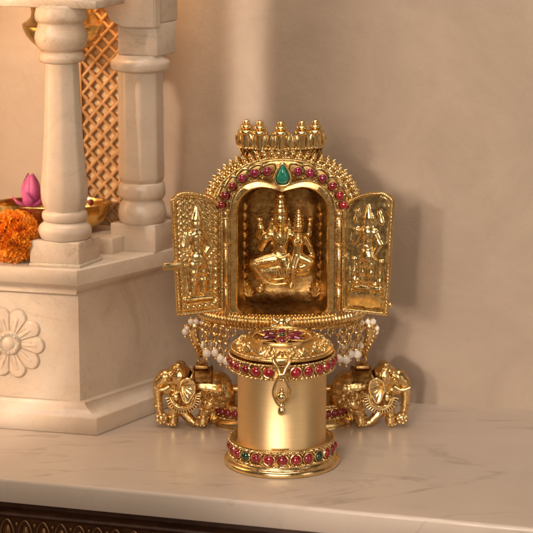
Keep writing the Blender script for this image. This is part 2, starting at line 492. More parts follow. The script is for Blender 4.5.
# lintel over the near column
b = MB(); lf = onl = V((-8.42, 4.35, 0))
b.prism([(lf-e1*9).xy[:], lf.xy[:], (lf+d27*2.6).xy[:], (lf+d27*2.6-e1*9).xy[:]], 20.02, 20.42, .06)
lf2 = lf-e1*.12+nf*.12
b.prism([(lf2-e1*8.8).xy[:], lf2.xy[:], (lf2+d27*2.3).xy[:], (lf2+d27*2.3-e1*8.8).xy[:]], 20.40, 23.0, .06)
obj('lintel', b, MARBLE_WORN, temple)
# inner step and lattice screen
b = MB(); st0 = V((-8.05, 7.35, 0)); b.prism([(st0-e1*7).xy[:], st0.xy[:], (st0+e2*3.0).xy[:], (st0+e2*3.0-e1*7).xy[:]], 7.93, 8.72, .05)
obj('step', b, MARBLE, temple)
scr = empty('lattice_screen', (-8.6, 10.6, 8), parent=temple)
LO = V((-9.66, 10.75, 7.95)); Lw, Lh = 2.1, 13.5
b = MB(); b.prism([(LO+nf*.24).xy[:], (LO+e1*Lw+nf*.24).xy[:], (LO+e1*Lw+nf*.5).xy[:], (LO+nf*.5).xy[:]], 7.95, 7.95+Lh)
obj('backing_panel', b, marble('glow_tinted_marble', (.70, .48, .26), (.62, .40, .20), (.5, .3, .14), .3, .35), scr)  # orange lamplight on the panel is put into this marble's colour
b = MB()
px_, pz_ = .70, .80
def clipbar(x0, z0, dx, dz, h):
    # parametric clip of a diagonal bar to the panel
    t0, t1 = 0., 40.
    for o_, d_, m_ in ((x0, dx, Lw), (z0, dz, Lh)):
        ta, tb = (0-o_)/d_, (m_-o_)/d_
        t0, t1 = max(t0, min(ta, tb)), min(t1, max(ta, tb))
    if t1 > t0+.05:
        A = LO+e1*(x0+dx*t0)+V((0, 0, z0+dz*t0))+nf*h; B = LO+e1*(x0+dx*t1)+V((0, 0, z0+dz*t1))+nf*h
        b.tube([A, B], .105, 8)
for i in range(-4, 22):
    clipbar(0, i*pz_, px_, pz_, .12); clipbar(Lw, i*pz_, -px_, pz_, .13)
obj('lattice', b, LATTICE_M, scr)
b = MB(); b.prism([(LO-e1*.14).xy[:], (LO-e1*.002).xy[:], (LO-e1*.002+nf*.5).xy[:], (LO-e1*.14+nf*.5).xy[:]], 7.95, 7.95+Lh, .03)
obj('frame', b, LATTICE_M, scr)

# offerings and brassware inside the temple
BC = V((-11.0, 9.0, 8.72))
b = MB()
b.lathe(sm([(1.15, 0), (1.22, .06), (1.8, .14), (2.35, .45), (2.66, .95), (2.74, 1.36)], 5)+[(2.84, 1.38), (2.85, 1.43), (2.8, 1.46), (2.68, 1.44)]+sm([(2.64, 1.36), (2.56, .95), (2.25, .55), (1.6, .28), (.02, .22)], 5), BC, 72, 1, .5)
o = obj('brass_bowl', b, BRASS, None, BC); tag(o, 'wide brass bowl holding a pink lotus bud behind the marble column', 'bowl')
def petal(b, M, L, W, curl, wave=0, n=6, m=10, th=.012, tip=.9):
    rows = []
    for i in range(m):
        t = i/(m-1); row = []
        wdt = W*(math.sin(PI*(.12+.88*t)**tip)**.8*(1-.35*t)+.004)
        for k in range(n+1):
            u = -1+2*k/n
            y = curl*math.sin(PI*t*.97)-.10*t-.55*wdt*u*u
            row.append(M @ V((u*wdt, y+wave*math.sin(5*u+9*t), t*L)))
        rows.append(row)
    b.grid(rows)
lot = empty('lotus_bud', (-12.02, 8.7, 9.3), 'pink lotus bud standing in the brass bowl', 'flower')
LB = V((-12.05, 9.0, 9.88))
for k in range(7):
    b = MB(); a = 2*PI*k/7+.45
    M = Matrix.Translation(LB) @ Matrix.Rotation(a, 4, 'Z') @ Matrix.Translation((0, -.14, 0)) @ Matrix.Rotation(math.radians(2), 4, 'X')
    petal(b, M @ Matrix.Scale(-1, 4, (0, 1, 0)), 1.72-.12*(k % 2), .44, .38); obj('petal', b, LOTUS, lot)
for a, tl in ((-1.35, 52), (-.3, 30), (.95, 45), (2.6, 40)):
    b = MB()
    M = Matrix.Translation(LB+V((0, 0, .02))) @ Matrix.Rotation(a, 4, 'Z') @ Matrix.Translation((0, -.22, 0)) @ Matrix.Rotation(math.radians(tl), 4, 'X')
    petal(b, M @ Matrix.Scale(-1, 4, (0, 1, 0)), 1.0, .34, .18); obj('petal', b, LOTUS, lot)
b = MB(); b.tube([LB+V((0, 0, -.75)), LB+V((0, 0, .15))], .12, 8); obj('stem', b, simple('lotus_stem', (.08, .14, .03), (.12, .18, .05), .5, 2), lot)
b = MB(); b.sphere((-9.17, 8.9, 10.18), .14, 12, (1, 1, 1.25)); b.tube([(-9.17, 8.9, 9.2), (-9.17, 8.9, 10.1)], .05, 6)
o = obj('flower_bud', b, DKRED); tag(o, 'tiny dark red flower bud at the right rim of the brass bowl', 'flower bud')

MC = V((-12.62, 5.75, 9.2))
mar = empty('marigold', (MC.x, MC.y, 7.95), 'round orange marigold head lying on the marble plinth', 'flower')
b = MB(); b.sphere(MC, 1.0, 20, (1, 1, .93)); obj('core', b, simple('marigold_core', (.42, .07, .003), (.5, .1, .005), .8, 3), mar)
b = MB(); N = 620
for i in range(N):
    zz = 1-2*(i+.5)/N; a = i*2.399963+random.uniform(-.12, .12); r = math.sqrt(1-zz*zz)
    n = V((r*math.cos(a), r*math.sin(a), zz))
    if n.y > .75: continue
    q = V((0, 0, 1)).rotation_difference((n+V((random.uniform(-.3, .3), random.uniform(-.3, .3), random.uniform(-.3, .3)))).normalized()).to_matrix()
    q = q @ Matrix.Rotation(random.uniform(0, 6.28), 3, 'Z')
    L = random.uniform(.34, .52); W = random.uniform(.13, .2)
    base = MC+V((n.x, n.y, n.z*.93))*.86
    rows = []; f1 = random.uniform(0, 6)
    for ii in range(5):
        t = ii/4; row = []
        for k in range(9):
            u = -1+k/4
            wv = .05*t*math.sin(u*6+f1)
            row.append(base+q @ V((u*W*(.35+.9*t), .14*t*t+wv-.07*u*u, L*t-.05*abs(u)*t+.025*math.sin(u*9+f1)*t)))
        rows.append(row)
    b.grid(rows)
obj('petals', b, ORANGE, mar)

HB = V((-10.3, 8.4, 0))
b = MB()
b.lathe([(.02, 17.42), (.5, 17.46)]+sm([(.9, 17.6), (1.4, 17.95), (1.74, 18.35), (1.86, 18.62)], 5)+[(1.90, 18.68), (1.92, 18.86), (1.86, 18.92)]+sm([(1.72, 18.98), (1.55, 19.15), (1.48, 19.4), (1.56, 19.8), (1.66, 20.2)], 5)+[(1.6, 20.4), (.4, 20.9), (.12, 21.2), (.12, 22.6)], HB, 64)
o = obj('hanging_brass_lamp', b, BRASS, None, HB+V((0, 0, 17.42))); tag(o, 'polished brass lamp hanging behind the near marble column', 'hanging lamp')
# ------------------------------------------------------------------ lidded box in front of the shrine
kb = empty('trinket_box', (0, 0, 0), 'round satin gold box with ruby studded rims standing before the open shrine', 'trinket box')
b = MB()
b.lathe([(2.5, 0), (2.60, .02)]+sm([(2.63, .08), (2.63, .17), (2.58, .26), (2.50, .31)], 3)+sm([(2.44, .34), (2.42, .38), (2.40, .42)], 2)+[(2.3, .43)], seg=120)
obj('base_plate', b, GOLD_BRIGHT, kb)
b = MB()
b.lathe([(2.30, .40), (2.34, .44), (2.30, .5), (2.30, 1.06), (2.33, 1.1), (2.36, 1.17), (2.31, 1.20), (2.24, 1.19), (2.20, 1.12), (2.18, .66), (1.95, .62)], seg=120)
def bezels(b, n, R, z, r, off=0, c=(0, 0, 0), sx=1, sy=1, skip=()):
    out = []
    for k in range(n):
        a = 2*PI*(k+off)/n
        if k in skip: continue
        p = V((c[0]+sx*R*math.sin(a), c[1]-sy*R*math.cos(a), c[2]+z))
        nn = V((math.sin(a)/sx, -math.cos(a)/sy, 0)).normalized()
        b.ring(p, r*1.06, .045, nn, 18, 6)
        t = nn.cross(V((0, 0, 1)))
        for s_ in (-1, 1):
            b.sphere(p+t*(r*1.33)+V((0, 0, s_*r*.95)), .05, 6)
        out.append((a, p, nn))
    return out
bz = MB(); g = bezels(bz, 24, 2.31, .77, .235)
ring = obj('base_ring', b, GOLD_PATINA, kb); obj('bezels', bz, GOLD_BRIGHT, ring)
b = MB(); b.lathe([(2.29, 1.07), (2.33, 1.1), (2.36, 1.17), (2.31, 1.21), (2.24, 1.20), (2.19, 1.12), (2.17, .66)], seg=120); obj('lip', b, GOLD_BRIGHT, ring)
for k, (a, p, nn) in enumerate(g): stone(ring, p+nn*.02, nn, .225, DEEPGREEN if k in (3, 21) else RUBY, 'emerald' if k in (3, 21) else 'ruby', .75)
b = MB(); b.rope(circ(2.37, 1.10), .062, .2, True); b.rope(circ(2.38, .475), .062, .2, True); obj('rope_trim', b, GOLD_BRIGHT, ring)
b = MB()
b.lathe([(2.0, .60), (2.04, .64), (2.04, .72), (2.0, .76), (2.0, 4.6)], seg=120)
obj('cylinder', b, SATIN, kb)
b = MB(); b.box((-.48, -2.045, 1.16), (.30, -1.9, 1.23), .02); b.box((-.42, -2.04, .96), (.1, -1.9, 1.16), .02); obj('solder_seam', b, GOLD_OLD, kb)
b = MB()
b.lathe([(1.98, 4.4), (2.22, 4.42), (2.32, 4.46), (2.34, 4.52), (2.30, 4.56), (2.30, 5.04), (2.35, 5.08), (2.36, 5.16), (2.30, 5.19), (2.12, 5.19)], seg=120)
bz = MB(); g = bezels(bz, 24, 2.31, 4.80, .235, .0, skip=(0,))
lb = obj('lid_band', b, GOLD_PATINA, kb); obj('bezels', bz, GOLD_BRIGHT, lb)
for a, p, nn in g: stone(lb, p+nn*.02, nn, .225, RUBY, 'ruby', .75)
b = MB(); b.rope(circ(2.36, 4.50), .055, .17, True); b.rope(circ(2.36, 5.12), .045, .14, True); obj('rope_trim', b, GOLD_BRIGHT, lb)
b = MB()
b.lathe([(2.1, 5.19), (2.26, 5.22), (2.33, 5.27), (2.34, 5.33), (2.30, 5.37)]+sm([(2.22, 5.42), (1.98, 5.60), (1.72, 5.76), (1.52, 5.84)], 4)+[(1.50, 5.92), (1.44, 5.95), (1.38, 5.92), (1.34, 5.80), (1.0, 5.77), (0, 5.77)], seg=120)
lid = obj('lid', b, GOLD_OLD, kb)
b = MB()
def lidz(r): return 5.40+(2.24-r)*.62 if r > 1.6 else 5.80
def lp(a, r, h=.0): return cyl(a, r, lidz(r)+h)
for k in range(9):
    a0 = 2*PI*(k+.5)/9
    for sg in (1, -1):
        pts = []
        for i in range(26):
            t = i/25; th = t*2.3*PI; R = .30*(1-.78*t)
            pts.append(lp(a0+sg*(.17+R*math.cos(th)/1.9*.9-.02), 1.90+R*math.sin(th)*.9, .05))
        b.tube(pts, [.075-.03*i/25 for i in range(26)], 7)
        b.sphere(lp(a0+sg*.17, 1.9, .06), .09, 8)
    for i in range(3):
        b.sphere(lp(a0+(i-1)*.06, 2.12-.0*i+.05*(i == 1), .05), .085, 8, (1, 1, .8))
    M = V((0, 0, 1)).rotation_difference(V((math.sin(a0), -math.cos(a0), .9)).normalized()).to_matrix()
    b.sphere(lp(a0+.349, 1.98, .04), .10, 8, (1, 2.2, .8), Matrix.Rotation(a0+.349, 3, 'Z'))
    b.sphere(lp(a0, 1.68, .03), .10, 8, (1.3, 1.3, .8))
b.rope(circ(2.27, 5.41), .035, .12, True)
obj('scrollwork', b, GOLD_BRIGHT, lid)
b = MB(); b.rope(circ(1.31, 5.84), .05, .16, True)
for k in range(6):
    a = PI/2+k*PI/3; c = V((.70*math.cos(a), .70*math.sin(a), 5.86)); d = V((math.cos(a), math.sin(a), 0)); t = V((-d.y, d.x, 0))
    b.tube([c+d*.50*math.cos(2*PI*i/22)+t*.27*math.sin(2*PI*i/22)*(1-.45*math.cos(2*PI*i/22)) for i in range(22)], .045, 6, True)
b.ring((0, 0, 5.9), .2, .045, V((0, 0, 1)), 18, 6)
obj('petal_settings', b, GOLD_BRIGHT, lid)
for k in range(6):
    a = PI/2+k*PI/3
    stone(lid, (.68*math.cos(a), .68*math.sin(a), 5.84), (0, 0, 1), .43, WINE, 'ruby', .45, 1.0, .54, a)
stone(lid, (0, 0, 5.88), (0, 0, 1), .18, DEEPGREEN, 'emerald', .8)
b = MB()
Y = -2.62
L_ = [(-.12, Y, 3.42), (-.27, Y, 3.62), (-.40, Y, 3.98), (-.31, Y-.02, 4.38), (-.13, Y-.05, 4.80), (-.19, Y, 5.05), (-.37, Y+.06, 5.38), (-.40, Y+.2, 5.60), (-.30, Y+.46, 5.64)]
for sg in (1, -1):
    b.tube(bez([((x+.03)*sg-.03, y, z) for x, y, z in L_], 6), .078, 10)
b.box((-.20, Y-.16, 4.74), (.14, Y+.06, 4.90), .04)
b.lathe(sm([(.02, 2.96), (.10, 2.98), (.17, 3.06), (.17, 3.22), (.13, 3.34), (.17, 3.42), (.14, 3.52), (.08, 3.58)], 3), (-.03, Y, 0), 18)
b.sphere((-.03, Y-.03, 3.84), .235, 18)
b.sphere((-.03, Y-.01, 4.14), .10, 10)
b.box((-.34, -2.4, 5.38), (.28, -2.16, 5.47), .03); b.box((-.30, -2.42, 5.2), (.24, -2.35, 5.45), .03)
obj('clasp', b, GOLD_BRIGHT, kb)

# ------------------------------------------------------------------ the shrine
sh = empty('temple_shrine', (0, 5.2, 0), 'golden jewelled shrine with two open doors, elephants and a seated couple inside', 'shrine')
EC = (0, 6.0, 0)
b = MB()
bp = [(1.0, 0), (.995, .02), (1.0, .1), (.995, .22), (.97, .30), (.95, .36), (.93, .42)]
rows = [[V((3.42*r*math.sin(2*PI*k/120), 6.0-1.72*r*math.cos(2*PI*k/120), z)) for k in range(120)] for r, z in bp]
rows += [[V((3.42*r*math.sin(2*PI*k/120), 6.0-1.72*r*math.cos(2*PI*k/120), z)) for k in range(120)] for r, z in ((.90, .44), (.90, 1.0), (.93, 1.05), (.92, 1.14), (.86, 1.16), (.3, 1.3))]
vs = b.grid(rows, cu=True); b.cap(vs[0]); b.cap(vs[-1])
bz = MB(); g = bezels(bz, 36, 1.0, .74, .215, .5, EC, 3.09, 1.56)
fb = obj('footing', b, GOLD, sh); obj('bezels', bz, GOLD_BRIGHT, fb)
for a, p, nn in g:
    if p.y < 6.4: stone(fb, p+nn*.02, nn, .205, RUBY, 'ruby', .75)
b = MB(); b.rope(circ(1, 1.07, 160, EC, 3.15, 1.60), .055, .17, True); b.rope(circ(1, .46, 160, EC, 3.2, 1.62), .055, .17, True); obj('rope_trim', b, GOLD_BRIGHT, fb)
b = MB(); b.lathe(sm([(1.25, 1.2), (1.0, 1.5), (.8, 2.2), (.75, 3.2), (.9, 4.4), (1.4, 5.2), (2.2, 5.5)], 5), (0, 5.6, 0), 40); obj('pedestal', b, GOLD, sh)
for sg in (-1, 1):
    b = MB(); b.tube([(sg*2.75, 5.55, 1.82), (sg*.7, 5.55, 1.80)], .20, 14); b.ring((sg*2.5, 5.55, 1.82), .2, .06, V((1, 0, 0)), 16, 8); obj('rod', b, GOLD, sh)
# tray
TC = V((0, 5.2, 0)); TA, TB = 3.75, 2.45
def trayp(a, f=1.0, z=0): return V((TA*f*math.sin(a), 5.2-TB*f*math.cos(a), z))
b = MB()
rows = [[trayp(2*PI*k/120, f, z) for k in range(120)] for f, z in ((.3, 5.35), (.93, 5.38), (.97, 5.46), (.93, 5.52), (.92, 6.0), (.96, 6.05), (.96, 6.12), (.5, 6.14))]
vs = b.grid(rows, cu=True); b.cap(vs[0]); b.cap(vs[-1])
tray = obj('tray', b, GOLD, sh)
b = MB(); P = resample([trayp(-1.75+3.5*k/200, .99, 5.80) for k in range(201)], .026)
nr = [.25+.095*abs(math.sin(PI*i*.026/.165))**.6 for i in range(len(P))]
b.tube(P, nr, 14)
obj('coil_band', b, GOLD, tray)
b = MB(); b.rope([trayp(-1.7+3.4*k/160, .99, 5.43) for k in range(161)], .07, .2); obj('rope_trim', b, GOLD_BRIGHT, tray)
b = MB(); ox = trayp(0, 1.13, 5.80)
b.sphere(ox, .30, 16, (1, .8, 1))
for dx, dz in ((-.36, .2), (.36, .2), (-.42, -.12), (.42, -.12)):
    b.capsule(ox+V((dx*.4, 0, dz*.4)), .15, ox+V((dx, .02, dz)), .13, 10)
obj('knot_ornament', b, GOLD_BRIGHT, tray)

# niche body : loops through the same sampling
def ogee(hw, zb, zs, top, cusp, n=(14, 22, 12), rb=.35):
    """outline from the bottom middle, clockwise seen from the camera: left half then right half"""
    L = []
    for i in range(n[2]): L.append((-(hw-rb)*i/n[2], zb))
    for i in range(6):
        a = PI/2*i/6; L.append((-(hw-rb)-rb*math.sin(a), zb+rb-rb*math.cos(a)))
    for i in range(n[0]): L.append((-hw, zb+rb+(zs-zb-rb)*i/n[0]))
    for i in range(n[1]+1):   # lobed quarter
        t = i/n[1]; a = PI*.5*t*1.28
        x = -hw+hw*t**1.15 if False else -hw*math.cos(min(a, PI)*.78)
        z = zs+(top-zs)*math.sin(min(PI*.72, a*1.12))**.9 if False else None
        L.append((t, None))
    # replace the lobed part by a smooth curve
    k0 = len(L)-n[1]-1
    ctl = [V((-hw, zs, 0)), V((-hw*.93, zs+(top-zs)*.50, 0)), V((-hw*.74, zs+(top-zs)*.86, 0)), V((-hw*.47, top, 0)), V((-hw*.20, top-(top-cusp)*.42, 0)), V((0, cusp, 0))]
    cur = resample(bez(ctl, 8), .001) if False else bez(ctl, 8)
    cur = resample(cur, sum((cur[i+1]-cur[i]).length for i in range(len(cur)-1))/n[1])
    for i in range(n[1]+1): L[k0+i] = (cur[min(i, len(cur)-1)].x, cur[min(i, len(cur)-1)].y)
    R = [(-x, z) for x, z in L[-2:0:-1]]
    return L+R
def arch_out(hw, zb, zc, a, bb, n=(14, 22, 12)):
    L = []
    for i in range(n[2]): L.append((-hw*i/n[2], zb))
    zs = zc
    for i in range(6+n[0]): L.append((-hw, zb+(zs-zb)*i/(6+n[0])))
    for i in range(n[1]+1):
        t = PI/2*i/n[1]; L.append((-(hw+(a-hw)*min(1, i/3))*math.cos(t), zs+bb*math.sin(t)))
    R = [(-x, z) for x, z in L[-2:0:-1]]
    return L+R
NX = .03
def loop(o_, y): return [V((x+NX, y, z)) for x, z in o_]
out = arch_out(2.72, 6.05, 11.0, 3.05, 2.30)
opn = ogee(2.06, 6.12, 10.9, 12.02, 11.82)
opo = ogee(2.40, 6.07, 10.9, 12.34, 12.02)
mid = ogee(1.86, 6.22, 10.85, 11.90, 11.72, rb=.5)
bak = ogee(1.62, 6.50, 10.7, 11.70, 11.58, rb=.75)
b = MB()
b.grid([loop(out, 5.7), loop(out, 3.35), loop(arch_out(2.66, 6.08, 11.0, 2.98, 2.24), 3.24), loop(opo, 3.22)], cu=True)
body = obj('niche_body', b, GOLD, sh)
b = MB(); vs = b.grid([loop(opo, 3.24), loop(ogee(2.36, 6.08, 10.9, 12.31, 12.0), 3.10), loop(ogee(2.16, 6.10, 10.9, 12.10, 11.88), 3.05), loop(opn, 3.12), loop(ogee(2.02, 6.14, 10.9, 11.99, 11.79), 3.4)], cu=True)
obj('opening_frame', b, GOLD, body)
b = MB(); b.grid([loop(ogee(2.02, 6.14, 10.9, 11.99, 11.79), 3.38), loop(mid, 4.1), loop(ogee(1.76, 6.32, 10.8, 11.83, 11.67, rb=.62), 4.6)], cu=True)
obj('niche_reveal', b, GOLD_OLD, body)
b = MB(); vs = b.grid([loop(ogee(1.76, 6.32, 10.8, 11.83, 11.67, rb=.62), 4.595), loop(bak, 4.9), loop(ogee(1.3, 6.9, 10.4, 11.2, 11.15, rb=.6), 5.02)], cu=True)
b.fan(vs[-1], (NX, 5.05, 9))
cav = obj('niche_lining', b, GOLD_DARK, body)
for sg in (-1, 1):
    b = MB()
    for k in range(9):     # chased leaves fanning up the lining
        z0 = 7.0+.46*k; base = V((NX+sg*(1.80-.004*k), 4.55, z0))
        for q in range(3):
            a = math.radians(25+q*28)
            L = .62-.08*q
            tip = base+V((-sg*L*math.cos(a)*.55, .30*math.cos(a), L*math.sin(a)))
            m_ = base.lerp(tip, .5)+V((0, -.05, .06))
            b.tube(bez([base, m_, tip], 5), [.05, .06, .065, .065, .06, .055, .05, .045, .04, .03, .012], 6)
    for k in range(8):     # rays in the lower corners
        a = math.radians(8+k*22)
        base = V((NX+sg*1.52, 4.45, 6.62)); d = V((-sg*math.cos(a)*.5+sg*.08, .34, math.sin(a)))
        b.tube(bez([base, base+d*.35+V((0, -.04, 0)), base+d*.75], 5), [.07, .08, .085, .08, .075, .07, .06, .05, .04, .03, .012], 6)
    obj('leaf_relief', b, GOLD, cav)
# arch band with the paisley ruby settings
b = MB()
def ell(a, ra, rb_, y): return V((NX+ra*math.sin(a), y, 11.0+rb_*math.cos(a)))
AA = 1.48
b.grid([[ell(-AA+2*AA*k/80, ra, rb_, y) for k in range(81)] for ra, rb_, y in ((2.42, 1.30, 3.25), (2.52, 1.42, 3.12), (3.14, 2.34, 3.06), (3.26, 2.46, 3.14), (3.26, 2.46, 5.3))])
band = obj('arch_band', b, GOLD_OLD, sh); b = MB()
pts = []
for sg in (-1, 1):
    for x, z in ((.70, 12.83), (1.27, 12.74), (1.83, 12.50), (2.30, 12.13), (2.62, 11.70), (2.80, 11.25)):
        pts.append((sg*x, z, sg))
for x, z, sg in pts:
    tan = math.atan2(z-11.0, x*.62)           # direction outwards
    ur = V((math.cos(tan), 0, math.sin(tan))); ut = V((-ur.z, 0, ur.x))*sg
    c = V((x+NX, 3.05, z)); lo_ = []
    for i in range(24):
        t = 2*PI*i/24
        rr = .265+.20*max(0, math.cos(t-.3))**4
        lo_.append(c+(ut*math.cos(t)*rr+ur*math.sin(t)*rr*1.05)+V((0, -.02, 0)))
    b.tube(lo_, .058, 7, True)
    b.tube([c+ur*.12-ut*.33+V((0, 0, 0)), c+ur*.36-ut*.1, c+ur*.40+ut*.2], [.05, .06, .02], 6)
    b.sphere(c-ur*.36+ut*.22, .07, 8)
b.tube([V((NX+.33*math.sin(t)*(1-.55*math.cos(t)), 3.0, 12.66+.52*math.cos(t)-.0)) for t in [2*PI*i/30 for i in range(30)]], .07, 8, True)
obj('settings', b, GOLD_BRIGHT, band)
for x, z, sg in pts: stone(band, (x+NX, 3.03, z), (0, -1, 0), .195, PINK if z > 12.4 else RUBY, 'ruby', .75)
eb = MB()
eb.grid([[V((NX+r*.27*math.sin(t)*(1-.5*math.cos(t)), 3.08-.22*math.sqrt(max(0, 1-r*r)), 12.66+r*.46*math.cos(t))) for t in [2*PI*i/28 for i in range(28)]] for r in (1, .96, .88, .75, .6, .4, .2, .02)], cu=True)
obj('emerald', eb, EMERALD, band)
b = MB()
b.rope([ell(-AA+2*AA*k/160, 3.24, 2.44, 3.06) for k in range(161)], .06, .16)
b.tube([ell(-AA+2*AA*k/160, 3.12, 2.31, 3.06) for k in range(161)], .035, 6)
b.tube([V((x+NX, 3.05, z)) for x, z in ogee(2.44, 6.07, 10.9, 12.40, 12.06)[33:76]], .05, 6)
obj('rope_trim', b, GOLD_BRIGHT, band)
b = MB()
sp = sm([(.15, 0), (.175, .06), (.12, .12), (.15, .17), (.11, .24), (.12, .29), (.07, .36), (.01, .43)], 2)
arc = resample([ell(-1.42+2.84*k/200, 3.32, 2.52, 3.3) for k in range(201)], .315)
for row_, (dy, off) in enumerate(((0, 0), (.75, .02))):
    for i, p in enumerate(arc):
        n = V(((p.x-NX)/3.32**2, 0, (p.z-11)/2.52**2)).normalized()
        q = V((0, 0, 1)).rotation_difference((n+V((0, -.25, 0))).normalized()).to_matrix()
        b.lathe(sp, p+V((0, dy, 0))+n*(off-.04), 10, M=q)
obj('spike_border', b, GOLD, sh)
# crown of lotus petals and finials
CC = V((-.04, 3.92, 0)); CF = .40
def cyc(a, r, z): return V((CC.x+r*math.sin(a), CC.y-CF*r*math.cos(a), z))
b = MB()
b.lathe([(1.76, 13.05), (1.80, 13.1), (1.80, 13.3), (1.84, 13.40), (1.78, 13.46), (1.77, 13.72), (1.90, 13.76), (1.93, 13.84), (1.86, 13.9), (1.78, 13.95), (1.7, 13.97), (0, 13.97)], CC, 96, 1, CF)
crz = MB()
for k in range(26):
    a = 2*PI*k/52*2
    p0, p1, p2 = cyc(a-PI/26, 1.83, 13.47), cyc(a, 1.87, 13.72), cyc(a+PI/26, 1.83, 13.47)
    crz.tube([p0, p1, p2], .045, 6)
crown = obj('crown', b, GOLD_PATINA, sh)
b = MB()
for k in range(-7, 8):
    a = 2*PI*k/28
    M = Matrix.Translation(cyc(a, 1.80, 13.86)) @ Matrix.Rotation(math.atan2(math.sin(a), math.cos(a)/CF), 4, 'Z')
    rows = []
    for i in range(9):
        t = i/8; wd = .25*math.sin(PI*(.14+.86*t)**.95)**.55+.012
        rows.append([M @ V((wd*math.sin(u), -.16*math.cos(u)*(.5+.5*math.sin(PI*min(1, t+.15)))-.10*t*t, .70*t)) for u in [-1.5+3*j/8 for j in range(9)]])
    b.grid(rows)
    b.tube([M @ V((wd_, -.2-.07*t, .70*t)) for t, wd_ in ((.1, 0), (.5, 0), (.8, 0))], [.05, .06, .02], 6)
b.rope(circ(1.95, 13.82, 160, CC, 1, CF+.03), .055, .16, True)
obj('lotus_petals', b, GOLD_BRIGHT, crown)
obj('zigzag_trim', crz, GOLD_BRIGHT, crown)
fp = sm([(.28, 0), (.37, .05), (.40, .13), (.34, .21), (.19, .245), (.26, .28), (.31, .35), (.25, .43), (.13, .455), (.18, .50), (.20, .56), (.14, .64), (.02, .69)], 3)
for a in (-64, -33, 0, 33, 64):
    b = MB(); p = cyc(math.radians(a), 1.75, 14.44); b.lathe([(.2, -.6)]+fp, p, 20)
    obj('finial', b, GOLD_BRIGHT, crown)

# hinges
for sg in (-1, 1):
    b = MB(); x = NX+sg*2.60
    for z0, z1, r in ((6.25, 7.35, .12), (7.4, 7.55, .15), (7.6, 9.2, .11), (9.25, 9.4, .15), (9.45, 10.6, .11), (10.65, 10.95, .15)):
        b.lathe([(r*.8, z0), (r, z0+.03), (r, z1-.03), (r*.8, z1)], (x, 3.12, 0), 16)
    b.box((x-.13, 3.16, 6.3), (x+.13, 3.26, 10.9), .02)
    obj('hinge', b, GOLD, sh)

